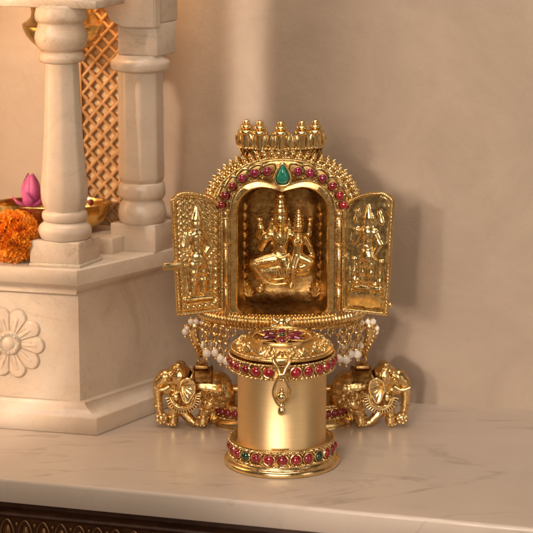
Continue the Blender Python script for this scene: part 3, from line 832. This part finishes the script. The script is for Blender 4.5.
# doors
def door(sg):
    hx = NX+sg*2.76; H0 = V((hx, 3.12, 6.24))
    ang = math.radians(25)
    du = V((sg*math.cos(ang), -math.sin(ang), 0)); nn = V((-sg*math.sin(ang)*1.0, -math.cos(ang), 0))
    if nn.y > 0: nn = -nn
    wb, wt, Hh, Hf = 2.26, 2.52, 4.45, 5.80
    root = empty('door', H0, parent=sh)
    root['label'] = 'left door leaf with a woven ground, latch bar and hollow figure' if sg < 0 else 'right door leaf with a glossy hollow figure above a plain box'
    def top(s):
        v = Hh+(Hf-Hh)*(1-(1-s)**2.3)**(1/2.3)
        return v-.34*max(0, (s-.72)/.28)**2
    def P(u, v, h): return H0+du*u+V((0, 0, v))+nn*h
    if sg < 0:
        CAPS = [((1.2, 4.22), (1.2, 4.14), .25, .25), ((1.2, 4.45), (1.2, 5.0), .24, .06), ((1.2, 3.72), (1.2, 2.95), .37, .27), ((.86, 3.72), (1.54, 3.72), .19, .19),
                ((.84, 3.70), (.56, 3.12), .15, .13), ((.56, 3.12), (.82, 2.78), .13, .11), ((1.56, 3.70), (1.86, 3.2), .15, .13), ((1.86, 3.2), (1.72, 3.78), .12, .12),
                ((1.2, 2.62), (1.2, 2.5), .40, .42), ((1.04, 2.4), (.94, 1.05), .30, .19), ((1.38, 2.4), (1.50, 1.05), .30, .19), ((.92, .98), (.74, .95), .15, .11), ((1.5, .98), (1.68, .95), .15, .11),
                ((.56, .70), (1.88, .70), .15, .15), ((.54, 2.3), (.62, 1.1), .10, .14), ((1.88, 2.3), (1.84, 1.1), .10, .14)]
    else:
        CAPS = [((1.2, 4.30), (1.2, 4.24), .23, .23), ((1.2, 4.5), (1.2, 5.05), .24, .06), ((1.2, 3.85), (1.22, 3.1), .34, .25), ((.90, 3.85), (1.5, 3.85), .18, .18),
                ((.88, 3.82), (.60, 3.3), .14, .12), ((.60, 3.3), (.66, 3.9), .12, .13), ((1.52, 3.82), (1.82, 3.3), .14, .12), ((1.82, 3.3), (1.58, 2.9), .12, .11),
                ((1.22, 2.85), (1.24, 2.7), .34, .37), ((1.06, 2.6), (.98, 1.5), .27, .17), ((1.40, 2.6), (1.46, 1.5), .27, .17), ((.98, 1.4), (.80, 1.36), .14, .11), ((1.47, 1.4), (1.66, 1.36), .14, .11),
                ((.58, 1.2), (1.9, 1.2), .12, .12), ((.56, 2.5), (.60, 1.5), .11, .15), ((1.92, 2.5), (1.88, 1.5), .11, .15), ((.62, 4.35), (.70, 4.8), .14, .08), ((1.84, 4.35), (1.72, 4.8), .14, .08)]
    def relief(u, v):
        """nearest outline distance and dome height of the figure"""
        best, hh = 9, 0
        for (ax, ay), (bx, by), ra_, rb2 in CAPS:
            dx, dy = bx-ax, by-ay; L2 = dx*dx+dy*dy+1e-9
            t_ = min(1, max(0, ((u-ax)*dx+(v-ay)*dy)/L2)); rr = ra_+(rb2-ra_)*t_
            dd = math.hypot(u-ax-dx*t_, v-ay-dy*t_)
            best = min(best, dd-rr)
            if dd < rr: hh = max(hh, math.sqrt(rr*rr-dd*dd))
        return best, hh
    nu, nv = 84, 176
    fr, bk = [], []
    for j in range(nv+1):
        t = j/nv; r1, r2 = [], []
        for i in range(nu+1):
            s = i/nu; v = t*top(s); wv = wb+(wt-wb)*v/5.8; u = s*wv
            dist = min(u, wv-u, v, (top(s)-v)*.92)
            h = 0
            if dist < .17:
                h = .05+.075*math.sin(PI*dist/.17)
            elif dist < .24: h = -.06
            else:
                d, hh = relief(u*2.4/wv, v)
                if sg < 0:
                    ca, cb = (u+v)*3.3, (u-v)*3.3
                    h = -.05+.055*(abs(math.sin(PI*ca))**.7 if (math.floor(ca)+math.floor(cb)) % 2 else abs(math.sin(PI*cb))**.7)
                else:
                    h = -.04+.05*noise.noise(V((u*1.5, v*1.3, 3)))+.008*noise.noise(V((u*6, v*5, 8)))
                    if .30 < v < .98 and .34 < u < wv-.34: h = -.02+.02*noise.noise(V((u*2, v*2, 1)))
                    if abs(v-1.02) < .05 and .3 < u < wv-.3: h = .08
                if d < .10: h = min(h, -.05)+.02*noise.noise(V((u*5, v*5, 4)))
                if hh > 0:
                    h = -.04+hh*.72+.035*noise.noise(V((u*2.4, v*2.2, 2+sg)))
                    if .9 < v < 2.5 and hh > .12: h += .012*math.sin(v*17)
                    if 3.0 < v < 3.8 and abs(u*2.4/wv-1.2) < .3: h += .012*math.sin(v*24+abs(u-1.2)*16)
            r1.append(P(u, v, h)); r2.append(P(u, v, -.12))
        fr.append(r1); bk.append(r2)
    b = MB(); A = b.grid(fr); Bv = b.grid(bk)
    ra = A[0]+[r[-1] for r in A[1:]]+A[-1][-2::-1]+[r[0] for r in A[-2:0:-1]]
    rb_ = Bv[0]+[r[-1] for r in Bv[1:]]+Bv[-1][-2::-1]+[r[0] for r in Bv[-2:0:-1]]
    n = len(ra)
    for k in range(n):
        try: b.bm.faces.new((ra[k], ra[(k+1) % n], rb_[(k+1) % n], rb_[k]))
        except ValueError: pass
    obj('leaf_panel', b, GOLD_PALE if sg > 0 else GOLD, root)
    b = MB(); pts = [P(.10, .10+.0*k, .10) for k in range(1)]
    pts = [P(.06, .06+(Hh-.05)*k/30, .09) for k in range(31)]
    for k in range(1, 40):
        s = k/40; v = top(s)-.06; pts.append(P(s*(wb+(wt-wb)*v/5.8), v, .09))
    for k in range(31):
        v = (top(1)-.06)*(1-k/30)+.06; pts.append(P((wb+(wt-wb)*v/5.8)-.06, v, .09))
    for k in range(1, 20): pts.append(P((wb-.12)*(1-k/20)+.06, .06, .09))
    b.rope(pts, .042, .17, True)
    obj('rope_trim', b, GOLD, root)
    if sg < 0:
        b = MB(); c = P(wt*.96, 2.42, .12)
        Mx = Matrix((du, nn, V((0, 0, 1)))).transposed().to_4x4(); Mx.translation = c
        b.box((-.42, -.11, -.17), (.56, .11, .17), .035, Mx)
        obj('latch', b, GOLD_PALE, root)
    else:
        b = MB(); b.sphere(P(wb+.13, .55, 0), .13, 12); obj('knob', b, GOLD_BRIGHT, root)
    return root
door(-1); door(1)

# seated couple
FS = 1.07
def F(x, y, dy=0):
    x, y = 282+(x-282)*FS, 288+(y-288)*1.0
    return V(((x-281.9)/21.6, 4.30+dy*FS, 7.26+(284-y)/21.08))
k_ = 1.08/21.4
b = MB()
def cp(x1, y1, r1, x2, y2, r2, d1=0, d2=None): b.capsule(F(x1, y1, d1), r1*k_, F(x2, y2, d1 if d2 is None else d2), r2*k_, 12)
b.sphere(F(281, 218.5, -.10), 7.9*k_, 16, (.92, .95, 1.1))
cp(281, 211, 7.0, 281, 202, 4.6, -.05); cp(281, 199, 3.2, 281, 197, 4.6)
cp(281, 228, 4.4, 281, 237, 9.2); cp(281, 238, 9.2, 280.5, 252, 7.2)
cp(270.5, 234.5, 5.2, 291, 234.5, 5.2); cp(273.5, 224, 3.4, 271, 231, 3.0); cp(288.5, 224, 3.4, 290.5, 231, 2.8)
cp(269.5, 235, 4.8, 262.5, 247, 4.2, 0, -.12); cp(262.5, 247, 3.9, 266.5, 239, 3.2, -.12, -.38)
b.sphere(F(267.5, 236, -.42), 3.9*k_, 10)
cp(270, 235, 4.8, 261, 236.5, 4.2, .12); cp(261, 236.5, 4.0, 262.5, 228, 3.7, .08, -.05); b.sphere(F(262, 225.5, -.03), 3.6*k_, 10); b.lathe([(.02, -.14), (.15, -.08), (.21, .04), (.16, .17), (.02, .25)], F(261.5, 220.5, 0), 14)
cp(291, 236, 3.8, 296, 247, 3, 0, .1)
cp(279, 256, 8.5, 284, 260, 8.5)
cp(277, 258, 8, 258, 263, 6.6, -.05, -.15); cp(257, 264, 6.4, 268, 279, 5.2, -.15, -.1)
cp(285, 259, 7, 288, 270, 6, -.1, -.2); cp(288, 270, 5.5, 284, 281, 4.8, -.2)
b.sphere(F(273, 271, -.1), 13*k_, 16, (1.35, .45, .95))
b.sphere(F(283, 276, -.12), 9*k_, 16, (1.2, .6, .95))
# consort
b.sphere(F(297.7, 226, -.2), 5.5*k_, 14, (.92, .95, 1.12)); cp(297.7, 221, 4.3, 297.7, 212, 2.4, -.2); b.sphere(F(297.7, 209.5, -.2), 2.2*k_, 10)
cp(297.6, 232, 3.2, 297.5, 238, 5.8, -.15); cp(297.5, 238, 6, 297, 251, 4.9, -.15)
b.sphere(F(294.2, 240.5, -.36), 3*k_, 10); b.sphere(F(300.4, 240.5, -.36), 3*k_, 10)
cp(303, 236.5, 3.2, 308.5, 247, 2.9, -.12); cp(308.5, 247, 2.7, 311.5, 257, 2.4, -.12); b.sphere(F(311.6, 259, -.15), 2.3*k_, 8)
cp(303, 236.5, 3.2, 307.5, 235, 2.9, 0); cp(307.5, 235, 2.8, 307.8, 228, 2.5, 0); b.sphere(F(308, 225.5, 0), 2.9*k_, 10); b.lathe([(.02, -.14), (.13, -.06), (.18, .06), (.13, .18), (.02, .26)], F(308.4, 221, 0), 14)
cp(296, 255, 5.6, 309, 261, 4.8, -.1, -.2); cp(309, 262, 4.2, 300, 267, 3.6, -.2)
cp(296, 256, 5.2, 293, 266, 4.4, -.15, -.4); cp(293, 266, 3.9, 291.8, 280, 2.9, -.4); cp(291.8, 282, 2.6, 290.5, 284.5, 2.5, -.4, -.55)
b.capsule(F(262, 277, .05), 5*k_, F(306, 271, .1), 4.5*k_, 12)
b.sphere(F(262, 289, .05), 4.6*k_, 10); b.sphere(F(265, 282, .05), 4*k_, 10)
fig = fuse(b, .036, 5, .45)
couple = obj('seated_figures', fig, GOLD, sh); couple['label'] = 'worn gold crowned man with a smaller woman on his lap'
b = MB()
for y_, r_ in ((212, 7.6), (207, 6.4), (203, 5.4), (198, 5.3)): b.ring(F(281, y_, -.05), r_*k_, .045, V((0, 0, 1)), 22, 6)
for y_, r_ in ((222.5, 4.8), (219, 4.4), (215.5, 3.7), (212.5, 3.0)): b.ring(F(297.7, y_, -.2), r_*k_, .035, V((0, 0, 1)), 18, 6)
b.tube(bez([F(274.5, 231, -.25), F(276, 240, -.42), F(281, 245, -.46), F(286, 240, -.42), F(287.5, 231, -.25)], 6), .045, 6)
b.tube(bez([F(276, 230, -.25), F(281, 236, -.44), F(286, 230, -.25)], 6), .05, 6)
b.tube(bez([F(286, 233, -.3), F(283, 242, -.44), F(276, 250, -.38)], 6), .03, 6)
b.tube(bez([F(294.5, 234, -.35), F(297.6, 238, -.5), F(300.7, 234, -.35)], 6), .035, 6)
b.tube(bez([F(273, 253, -.25), F(281, 256, -.42), F(289, 253, -.25)], 6), .06, 6)
for q in range(6): b.tube(bez([F(276.5+q*2.4, 266, -.42), F(277+q*2.3, 272, -.52), F(277.5+q*2.2, 278, -.44)], 4), .035, 6)
for hx, hy in ((0, 0), (2.5, -5)):
    b.tube(bez([F(255+hx, 266+hy*.6, -.30), F(262+hx, 276+hy, -.50), F(274, 281.5+hy, -.60), F(286-hx, 281+hy, -.56)], 6), .045, 6)
b.rope(bez([F(255, 262, -.38), F(266, 259.5, -.52), F(278, 259, -.52)], 8), .06, .16)
for q in range(4): b.ring(F(292.8-.2*q, 268+q*3.2, -.4), (4.5-.35*q)*k_, .03, V((.1, .2, 1)), 16, 6)
for x_ in (278.7, 283.3): b.sphere(F(x_, 217, -.45), .055, 8, (1.4, .7, .7))
b.sphere(F(281, 219.5, -.49), .06, 8, (.8, .9, 1.7)); b.sphere(F(281, 223, -.44), .055, 8, (1.7, .6, .6))
for x_ in (296, 299.4): b.sphere(F(x_, 225, -.41), .035, 8, (1.4, .7, .7))
b.sphere(F(297.7, 227, -.44), .04, 8, (.8, .9, 1.6)); b.sphere(F(297.7, 229.2, -.41), .035, 8, (1.7, .6, .6))
for x_, y_ in ((273.3, 220), (288.7, 220)): b.sphere(F(x_, y_, -.1), .10, 8, (.7, .8, 1.6))
for x_, y_ in ((273, 243), (265, 246), (305, 241), (310, 253)): b.sphere(F(x_, y_, -.16), .11, 8)
obj('jewellery', b, GOLD, couple)

# elephants
def elephant(sg):
    C0 = .03
    def E(x, y, d=0): return V((C0+sg*(282-x)/21.3, 5.5+d, (425.2-y)/20.1))
    q = 1/21.0
    root = empty('elephant', E(195, 425), parent=sh)
    root['label'] = 'gold elephant facing left with its trunk on a ball' if sg < 0 else 'gold elephant facing right with its trunk on a ball'
    b = MB()
    def cp(x1, y1, r1, x2, y2, r2, d1=0, d2=None): b.capsule(E(x1, y1, d1), r1*q, E(x2, y2, d1 if d2 is None else d2), r2*q, 16)
    cp(200, 384, 15.6, 215, 387, 17.2); cp(215, 388, 17, 220, 394, 15.2)
    cp(198, 384, 15, 184, 385, 12)
    # head
    b.sphere(E(179, 375, -.1), 12.5*q, 18, (1, .92, 1)); b.sphere(E(177, 368, -.25), 7.2*q, 14); b.sphere(E(179, 368, .12), 7.2*q, 14); cp(177, 369, 7, 166, 377, 7.2, -.1)
    cp(174, 377, 9, 165, 383, 6.5, -.1); b.sphere(E(169, 373, -.32), 4.5*q, 10)
    tr = [(164, 376, 8.0), (158.5, 381, 6.6), (156.5, 389, 5.4), (156.5, 398, 4.6), (157, 406, 4.2), (158.5, 412, 3.9), (160, 419, 3.6)]
    for (x1, y1, r1), (x2, y2, r2) in zip(tr, tr[1:]): cp(x1, y1, r1, x2, y2, r2, -.15)
    cp(170, 388, 5, 165, 391, 3.5, -.1)
    # legs
    cp(175, 395, 7.4, 172.5, 410, 5.3, -.25); cp(172.5, 410, 5.0, 171.5, 420, 5.6, -.25)
    cp(184, 396, 8, 180, 409, 5.6, .2, -.05); cp(180, 409, 5.4, 190, 419.5, 4.8, -.05, -.15); b.sphere(E(192.5, 421, -.2), 4.6*q, 12)
    cp(209, 401, 9, 203, 412, 5.8, -.3); cp(203, 412, 5.4, 201.5, 420.5, 5.7, -.3)
    cp(217, 402, 8, 212, 413, 5.4, .35); cp(212, 413, 5.2, 210, 420, 5.4, .35)
    cp(229, 385, 3, 233, 400, 1.6, 0)
    body = fuse(b, .042, 2, .45)
    # feet flat on the slab
    for v in body.bm.verts:
        if v.co.z < .03: v.co.z = .015
        v.co += v.normal*.012*noise.noise(v.co*7)
    bo = obj('body', body, GOLD, root)
    b = MB(); rows = []       # ear: a ribbed fan
    ol = resample(bez([V(p+(0,)) for p in ((180.5, 376), (186, 372.5), (192, 374), (194.5, 380), (193.8, 386.5), (190.5, 391), (187.5, 396), (183.8, 395), (181.5, 390), (179.2, 383))], 6), 1.55)
    for i in range(9):
        t = i/8; row = []
        for k, pt in enumerate(ol):
            x = 180.5+(pt.x-180.5)*t; y = 380+(pt.y-380)*t
            row.append(E(x, y, -.90-.22*t+.02*t*t-.075*abs(math.sin(k*PI/3.5))*min(1, 2.2*t)*(1.15-t)))
        rows.append(row)
    b.grid(rows, cu=True)
    b.tube([V(p) for p in rows[-1]], .045, 7, True)
    e_ = obj('ear', b, GOLD_BRIGHT, root)
    b = MB(); rows = []
    for i in range(6):
        t = i/5
        rows.append([E(184+10*t*math.cos(a), 383-11*t*math.sin(a), .62+.1*t) for a in [math.radians(95-235*k/20) for k in range(21)]])
    b.grid(rows); obj('ear', b, GOLD_BRIGHT, root)
    for d in (-.42, .2):
        b = MB(); b.tube(bez([E(168, 384, d), E(160.5, 387, d-.10), E(152.5, 384, d-.16)], 6), [.12-.085*k/12 for k in range(13)], 8); obj('tusk', b, GOLD_BRIGHT, root)
    b = MB()
    ck = bez([E(177, 363, -.62), E(171, 371, -.62), E(163, 378, -.45)], 8); b.rope(ck, .07, .2)
    b.rope(bez([E(174, 361, -.45), E(180, 366, -.66), E(184, 373, -.80)], 8), .06, .18)
    b.sphere(E(168.5, 376.5, -.53), .085, 10); b.ring(E(168.5, 376.5, -.52), .12, .03, V((0, 1, 0)), 14, 6)
    obj('headband', b, GOLD_OLD, root)
    b = MB()
    nk = bez([E(196, 388, -1.0), E(192, 399, -1.0), E(182, 403.5, -.92), E(173.5, 401, -.72), E(169, 394, -.55)], 10)
    b.tube(nk, .085, 8); nkd = MB(); nkd.tube([p+(p-E(182, 390, -.9))*.13+V((0, .10, 0)) for p in nk], .11, 8); obj('collar', nkd, GOLD_PATINA, root)
    nk2 = resample(nk, .105)
    for i, p in enumerate(nk2):
        c = E(181, 391, -.55); d = (p-c); d.y = 0; d.normalize()
        b.capsule(p+d*.06+V((0, -.04, 0)), .034, p+d*.21+V((0, -.04, 0)), .042, 8)
    b.rope([p*1.0+(E(181, 391, -.8)-p)*.16 for p in nk], .05, .15)
    obj('necklace', b, GOLD_BRIGHT, root)
    b = MB(); rows = []       # saddle cloth over the back
    for i in range(15):
        a = math.radians(-66+132*i/14)
        row = []
        for k in range(9):
            x = 193+18*k/8
            R = 17.6*q
            row.append(V((E(x, 0).x, 5.5+R*math.sin(a)*1.02, E(0, 385.5).z+R*math.cos(a)*(1.08))))
        rows.append(row)
    b.grid(rows)
    for e in (rows[0], [r[0] for r in rows], [r[-1] for r in rows]): b.rope(e, .06, .18)
    sad = obj('saddle_cloth', b, GOLD_PATINA, root)
    b = MB()
    for (x, y) in ((200, 387), (205, 389), (210, 387)):
        pts = [E(x+3.2*math.sin(t)*(1), y+6.2*(1-math.cos(t))*.6, -.90+.04*math.cos(t)) for t in [2*PI*i/18 for i in range(18)]]
        b.tube(pts, .05, 6, True); b.sphere(E(x, y+8.5, -.92), .10, 8)
    for (x, y) in ((213, 394), (218, 390), (216, 400), (222, 396)):
        b.tube([E(x+(3.2-.2*i*.6)*math.cos(i*.55), y+(3.2-.2*i*.6)*math.sin(i*.55), -.86+.012*abs(x-212)) for i in range(14)], .04, 6)
    b.rope(bez([E(196, 402, -.70), E(205, 407, -.72), E(214, 405, -.70)], 8), .055, .17)
    obj('tassels', b, GOLD, root)
    b = MB()
    b.box((-.32, -.36, -.14), (.32, .36, .06), .06, Matrix.Translation(E(201, 365)))
    b.ring(E(200.5, 358.5, -.1), .20, .06, V((.5, .8, 0)), 18, 8); b.ring(E(200, 353, -.1), .18, .055, V((.9, -.5, 0)), 18, 8)
    obj('saddle', b, GOLD_OLD, root)
    b = MB()
    for (x, y, d, r) in ((172, 414, -.25, 5.6), (202.2, 414, -.3, 6.0), (173, 404, -.25, 6.6)): b.ring(E(x, y, d), r*q, .055, V((0, 0, 1)) if x != 187 else V((sg*.7, 0, .7)), 20, 7)
    b.ring(E(157, 404, -.15), 4.7*q, .045, V((0, 0, 1)), 16, 6)
    for x0, d0 in ((171.5, -.25), (201, -.3)):
        for t in (-.9, -.3, .3, .9): b.sphere(E(x0-6*math.sin(t+.5), 422, d0-.27*math.cos(t+.5)), .07, 8)
    obj('anklets', b, GOLD_BRIGHT, root)
    b = MB(); b.sphere(E(160, 416.5, -.22), 6.6*q, 16, (1, 1, .98))
    for t in range(7):
        a = 2*PI*t/7; b.sphere(E(160+4.4*math.cos(a), 416.5+4.4*math.sin(a), -.40), .105, 8)
    b.sphere(E(160, 416.5, -.52), .10, 8)
    b.bm.transform(Matrix.Translation((0, 0, .02)))
    obj('ball', b, GOLD_BRIGHT, root)
elephant(-1); elephant(1)

# brackets and pearl drops
for sg in (-1, 1):
    b = MB(); X = lambda x: NX+sg*(282-x)/21.4
    Z = lambda y: 5.096+(322-y)/20.4
    main = bez([(X(197), 5.0, Z(316)), (X(193), 4.9, Z(326)), (X(195.5), 4.9, Z(338)), (X(200), 5.2, Z(348)), (X(201), 5.45, Z(354))], 8)
    b.tube(main, [.20, .22, .25, .28, .30, .31, .31, .30, .29, .27, .25, .23, .22, .21, .20, .19, .18, .17, .16, .15, .14, .13, .13, .12, .12, .12, .11, .11, .10, .10, .09, .09, .08][:len(main)], 10)
    for i in range(3, 28, 3):
        p = main[i]; b.sphere(p+V((sg*.18, -.12, 0)), .10, 8, (1, 1, 1.2)); b.sphere(p+V((-sg*.10, -.22, .05)), .085, 8, (1, 1, 1.2))
    b.tube(bez([(X(199), 4.6, Z(322)), (X(206), 4.4, Z(331)), (X(203), 4.5, Z(342)), (X(199), 4.8, Z(349))], 6), .06, 8)
    b.tube(bez([(X(192), 5.0, Z(322)), (X(187), 5.0, Z(326)), (X(185), 5.0, Z(330))], 5), .06, 8)
    obj('bracket', b, GOLD, sh)
    for (x, y, r) in ((196, 317.5, .14), (190.5, 317.5, .15), (201.5, 318.5, .13), (186.5, 324, .12)):
        pe = empty('pearl_drop', (X(x), 4.7, Z(y)), parent=sh)
        b = MB(); b.sphere((X(x), 4.7, Z(y)), r, 14); obj('pearl', b, PEARL, pe)
        b = MB(); b.tube([(X(x), 4.7, Z(y)+r+.1), (X(x), 4.75, Z(y)-r-.02)], .03, 6); b.sphere((X(x), 4.7, Z(y)+r+.03), .05, 8); obj('pin', b, GOLD_BRIGHT, pe)
    drops = [(184.5, 329, .17, 5.0, 323, 5.0), (207, 354, .205, 3.5, 333, 3.9), (215.5, 353, .205, 3.45, 333, 3.55), (221, 358, .205, 3.2, 333, 3.3), (227, 360, .19, 3.1, 333, 3.1), (211, 347, .15, 3.9, 333, 3.9), (203.5, 349, .16, 4.0, 331, 4.1), (218, 348, .15, 3.75, 333, 3.7)]
    if sg > 0: drops = [(188, 329, .17, 5.0, 323, 5.0), (207, 355, .205, 3.5, 333, 3.9), (214, 354.5, .205, 3.45, 333, 3.55), (218.5, 359, .205, 3.2, 333, 3.3), (225, 357.5, .19, 3.1, 333, 3.1), (211, 347, .15, 3.9, 333, 3.9), (203.5, 349, .16, 4.0, 331, 4.1), (221, 349, .15, 3.6, 333, 3.6)]
    for (x, y, r, yy, ytop, ty) in drops:
        zz = Z(y) if yy > 4.5 else 5.21+(331-y)/20.9
        zt = Z(ytop) if yy > 4.5 else 5.42
        xx = X(x)
        pe = empty('pearl_drop', (xx, yy, zz), parent=sh)
        b = MB(); b.sphere((xx, yy, zz), r, 16); obj('pearl', b, PEARL, pe)
        b = MB(); b.sphere((xx, yy, zz-r-.07), .085, 10); b.sphere((xx, yy, zz+r+.02), .06, 8); obj('bead', b, GOLD_BRIGHT, pe)
        b = MB(); n = max(1, int((zt-zz-r)/.3)); st = (zt-zz-r)/n
        for i in range(n):
            c = V((xx, yy+(ty-yy)*(i+.5)/n, zz+r+st*(i+.5)))
            b.ring(c, st*.58, .04, V((1, 0, 0)) if i % 2 else V((.25, 1, 0)), 16, 6, *((.55, 1) if i % 2 == 0 else (1, .55)))
        obj('chain', b, GOLD_BRIGHT, pe)
    # little loops under the coil
    b = MB()
    for k in range(9):
        a = sg*(.55+.12*k); p = trayp(a, .97, 5.2)
        b.ring(p, .17, .035, V((math.sin(a), -math.cos(a), 0)), 14, 6)
        b.sphere(p+V((0, 0, -.22)), .06, 8)
    obj('loop_fringe', b, GOLD_BRIGHT, tray)

# ------------------------------------------------------------------ light
W = bpy.data.worlds.new('World'); sc.world = W; W.use_nodes = True
wt_ = W.node_tree; bg = wt_.nodes['Background']
tc = wt_.nodes.new('ShaderNodeTexCoord'); sx = wt_.nodes.new('ShaderNodeSeparateXYZ'); wt_.links.new(tc.outputs['Generated'], sx.inputs[0])
ma = wt_.nodes.new('ShaderNodeMath'); ma.operation = 'MULTIPLY_ADD'; ma.inputs[1].default_value = .5; ma.inputs[2].default_value = .5
wt_.links.new(sx.outputs['Z'], ma.inputs[0])
r = ramp(wt_, ma.outputs[0], [(0.0, (.10, .06, .035)), (.34, (.50, .35, .22)), (.47, (.30, .205, .13)), (.6, (.12, .082, .055)), (1.0, (.36, .26, .18))])
nz = wt_.nodes.new('ShaderNodeTexNoise'); nz.inputs['Scale'].default_value = 2.6; nz.inputs['Detail'].default_value = 2
wt_.links.new(tc.outputs['Generated'], nz.inputs['Vector'])
r = mixc(wt_, ramp(wt_, nz.outputs['Fac'], [(.38, .12), (.60, 1)]), (.012, .007, .004), r)
wt_.links.new(r, bg.inputs['Color']); bg.inputs['Strength'].default_value = .72
def area(name, loc, target, size, power, col, sy=None, spread=180):
    l = bpy.data.lights.new(name, 'AREA'); l.energy = power; l.color = col; l.shape = 'RECTANGLE'
    l.size = size*S; l.size_y = (sy or size)*S; l.spread = math.radians(spread)
    o = bpy.data.objects.new(name, l); COL.objects.link(o)
    o.location = V(loc)*S; o.rotation_euler = (V(target)-V(loc)).to_track_quat('-Z', 'Y').to_euler()
    return o
def beam(name, target, d, w, h, irr, col, spread=.8, dist=150):
    """gridded area lamp: a parallel soft beam, irr = W/m2 across it"""
    d = V(d).normalized(); area(name, V(target)+d*dist, target, w, irr*w*h*S*S, col, h, spread)
KEY = (-.34, -1, .24)
beam('key_lamp', (10.6, 8.8, 10), (-.25, -1, .20), 14, 34, 1.0, (1, .85, .71), 4.2, 112)
beam('second_key_lamp', (10.6, 8.8, 10), (-.42, -1, .30), 14, 34, .95, (1, .85, .71), 4.2, 112)
beam('wall_strip_beam', (-1.6, 11.2, 16), KEY, 1.7, 22, 2.9, (1, .85, .70), .9, 112)  # added narrow lamp that throws the lit strip onto the wall
beam('temple_key', (-13.2, 8.55, 10), (-.68, -.73, .34), 9.6, 40, 2.9, (1, .79, .60), 4.5, 60)
area('front_soft', (-14, -150, 50), (0, 4, 8), 90, 6.6, (1, .87, .73), 50)
area('upper_soft', (-34, -105, 62), (0, 4, 8), 34, 1.2, (1, .88, .75))
area('right_soft', (95, -80, 30), (0, 4, 9), 40, 1.2, (1, .86, .72), 70)
area('overhead_soft', (-6, -10, 80), (0, 3, 2), 45, 2.8, (1, .88, .75))
area('alcove_lamp', (-24, 3, 17), (-11, 8, 12), 14, .22, (1, .55, .24))
area('unseen_lattice_lamp', (-9.6, 9.3, 23.5), (-9.9, 9.8, 8), 2.5, .10, (1, .58, .24))  # added unseen lamp above the lattice, warms the screen and bowl

# ------------------------------------------------------------------ camera
cam = bpy.data.cameras.new('camera'); co = bpy.data.objects.new('camera', cam); COL.objects.link(co)
pit = math.radians(13.2)
co.location = V((-.70, -99.76, 32.48))*S
co.rotation_euler = (PI/2-pit, 0, 0)
cam.sensor_width = 36; cam.lens = 36*2300/533
cam.clip_start = .01; cam.clip_end = 50
cam.dof.use_dof = True; cam.dof.focus_distance = 1.042; cam.dof.aperture_fstop = 18
sc.camera = co
sc.view_settings.view_transform = 'Standard'; sc.view_settings.look = 'None'
sc.view_settings.exposure = 0; sc.view_settings.gamma = 1
sc.cycles.use_denoising = True
sc.cycles.max_bounces = 8; sc.cycles.transmission_bounces = 6
sc.cycles.sample_clamp_indirect = 6
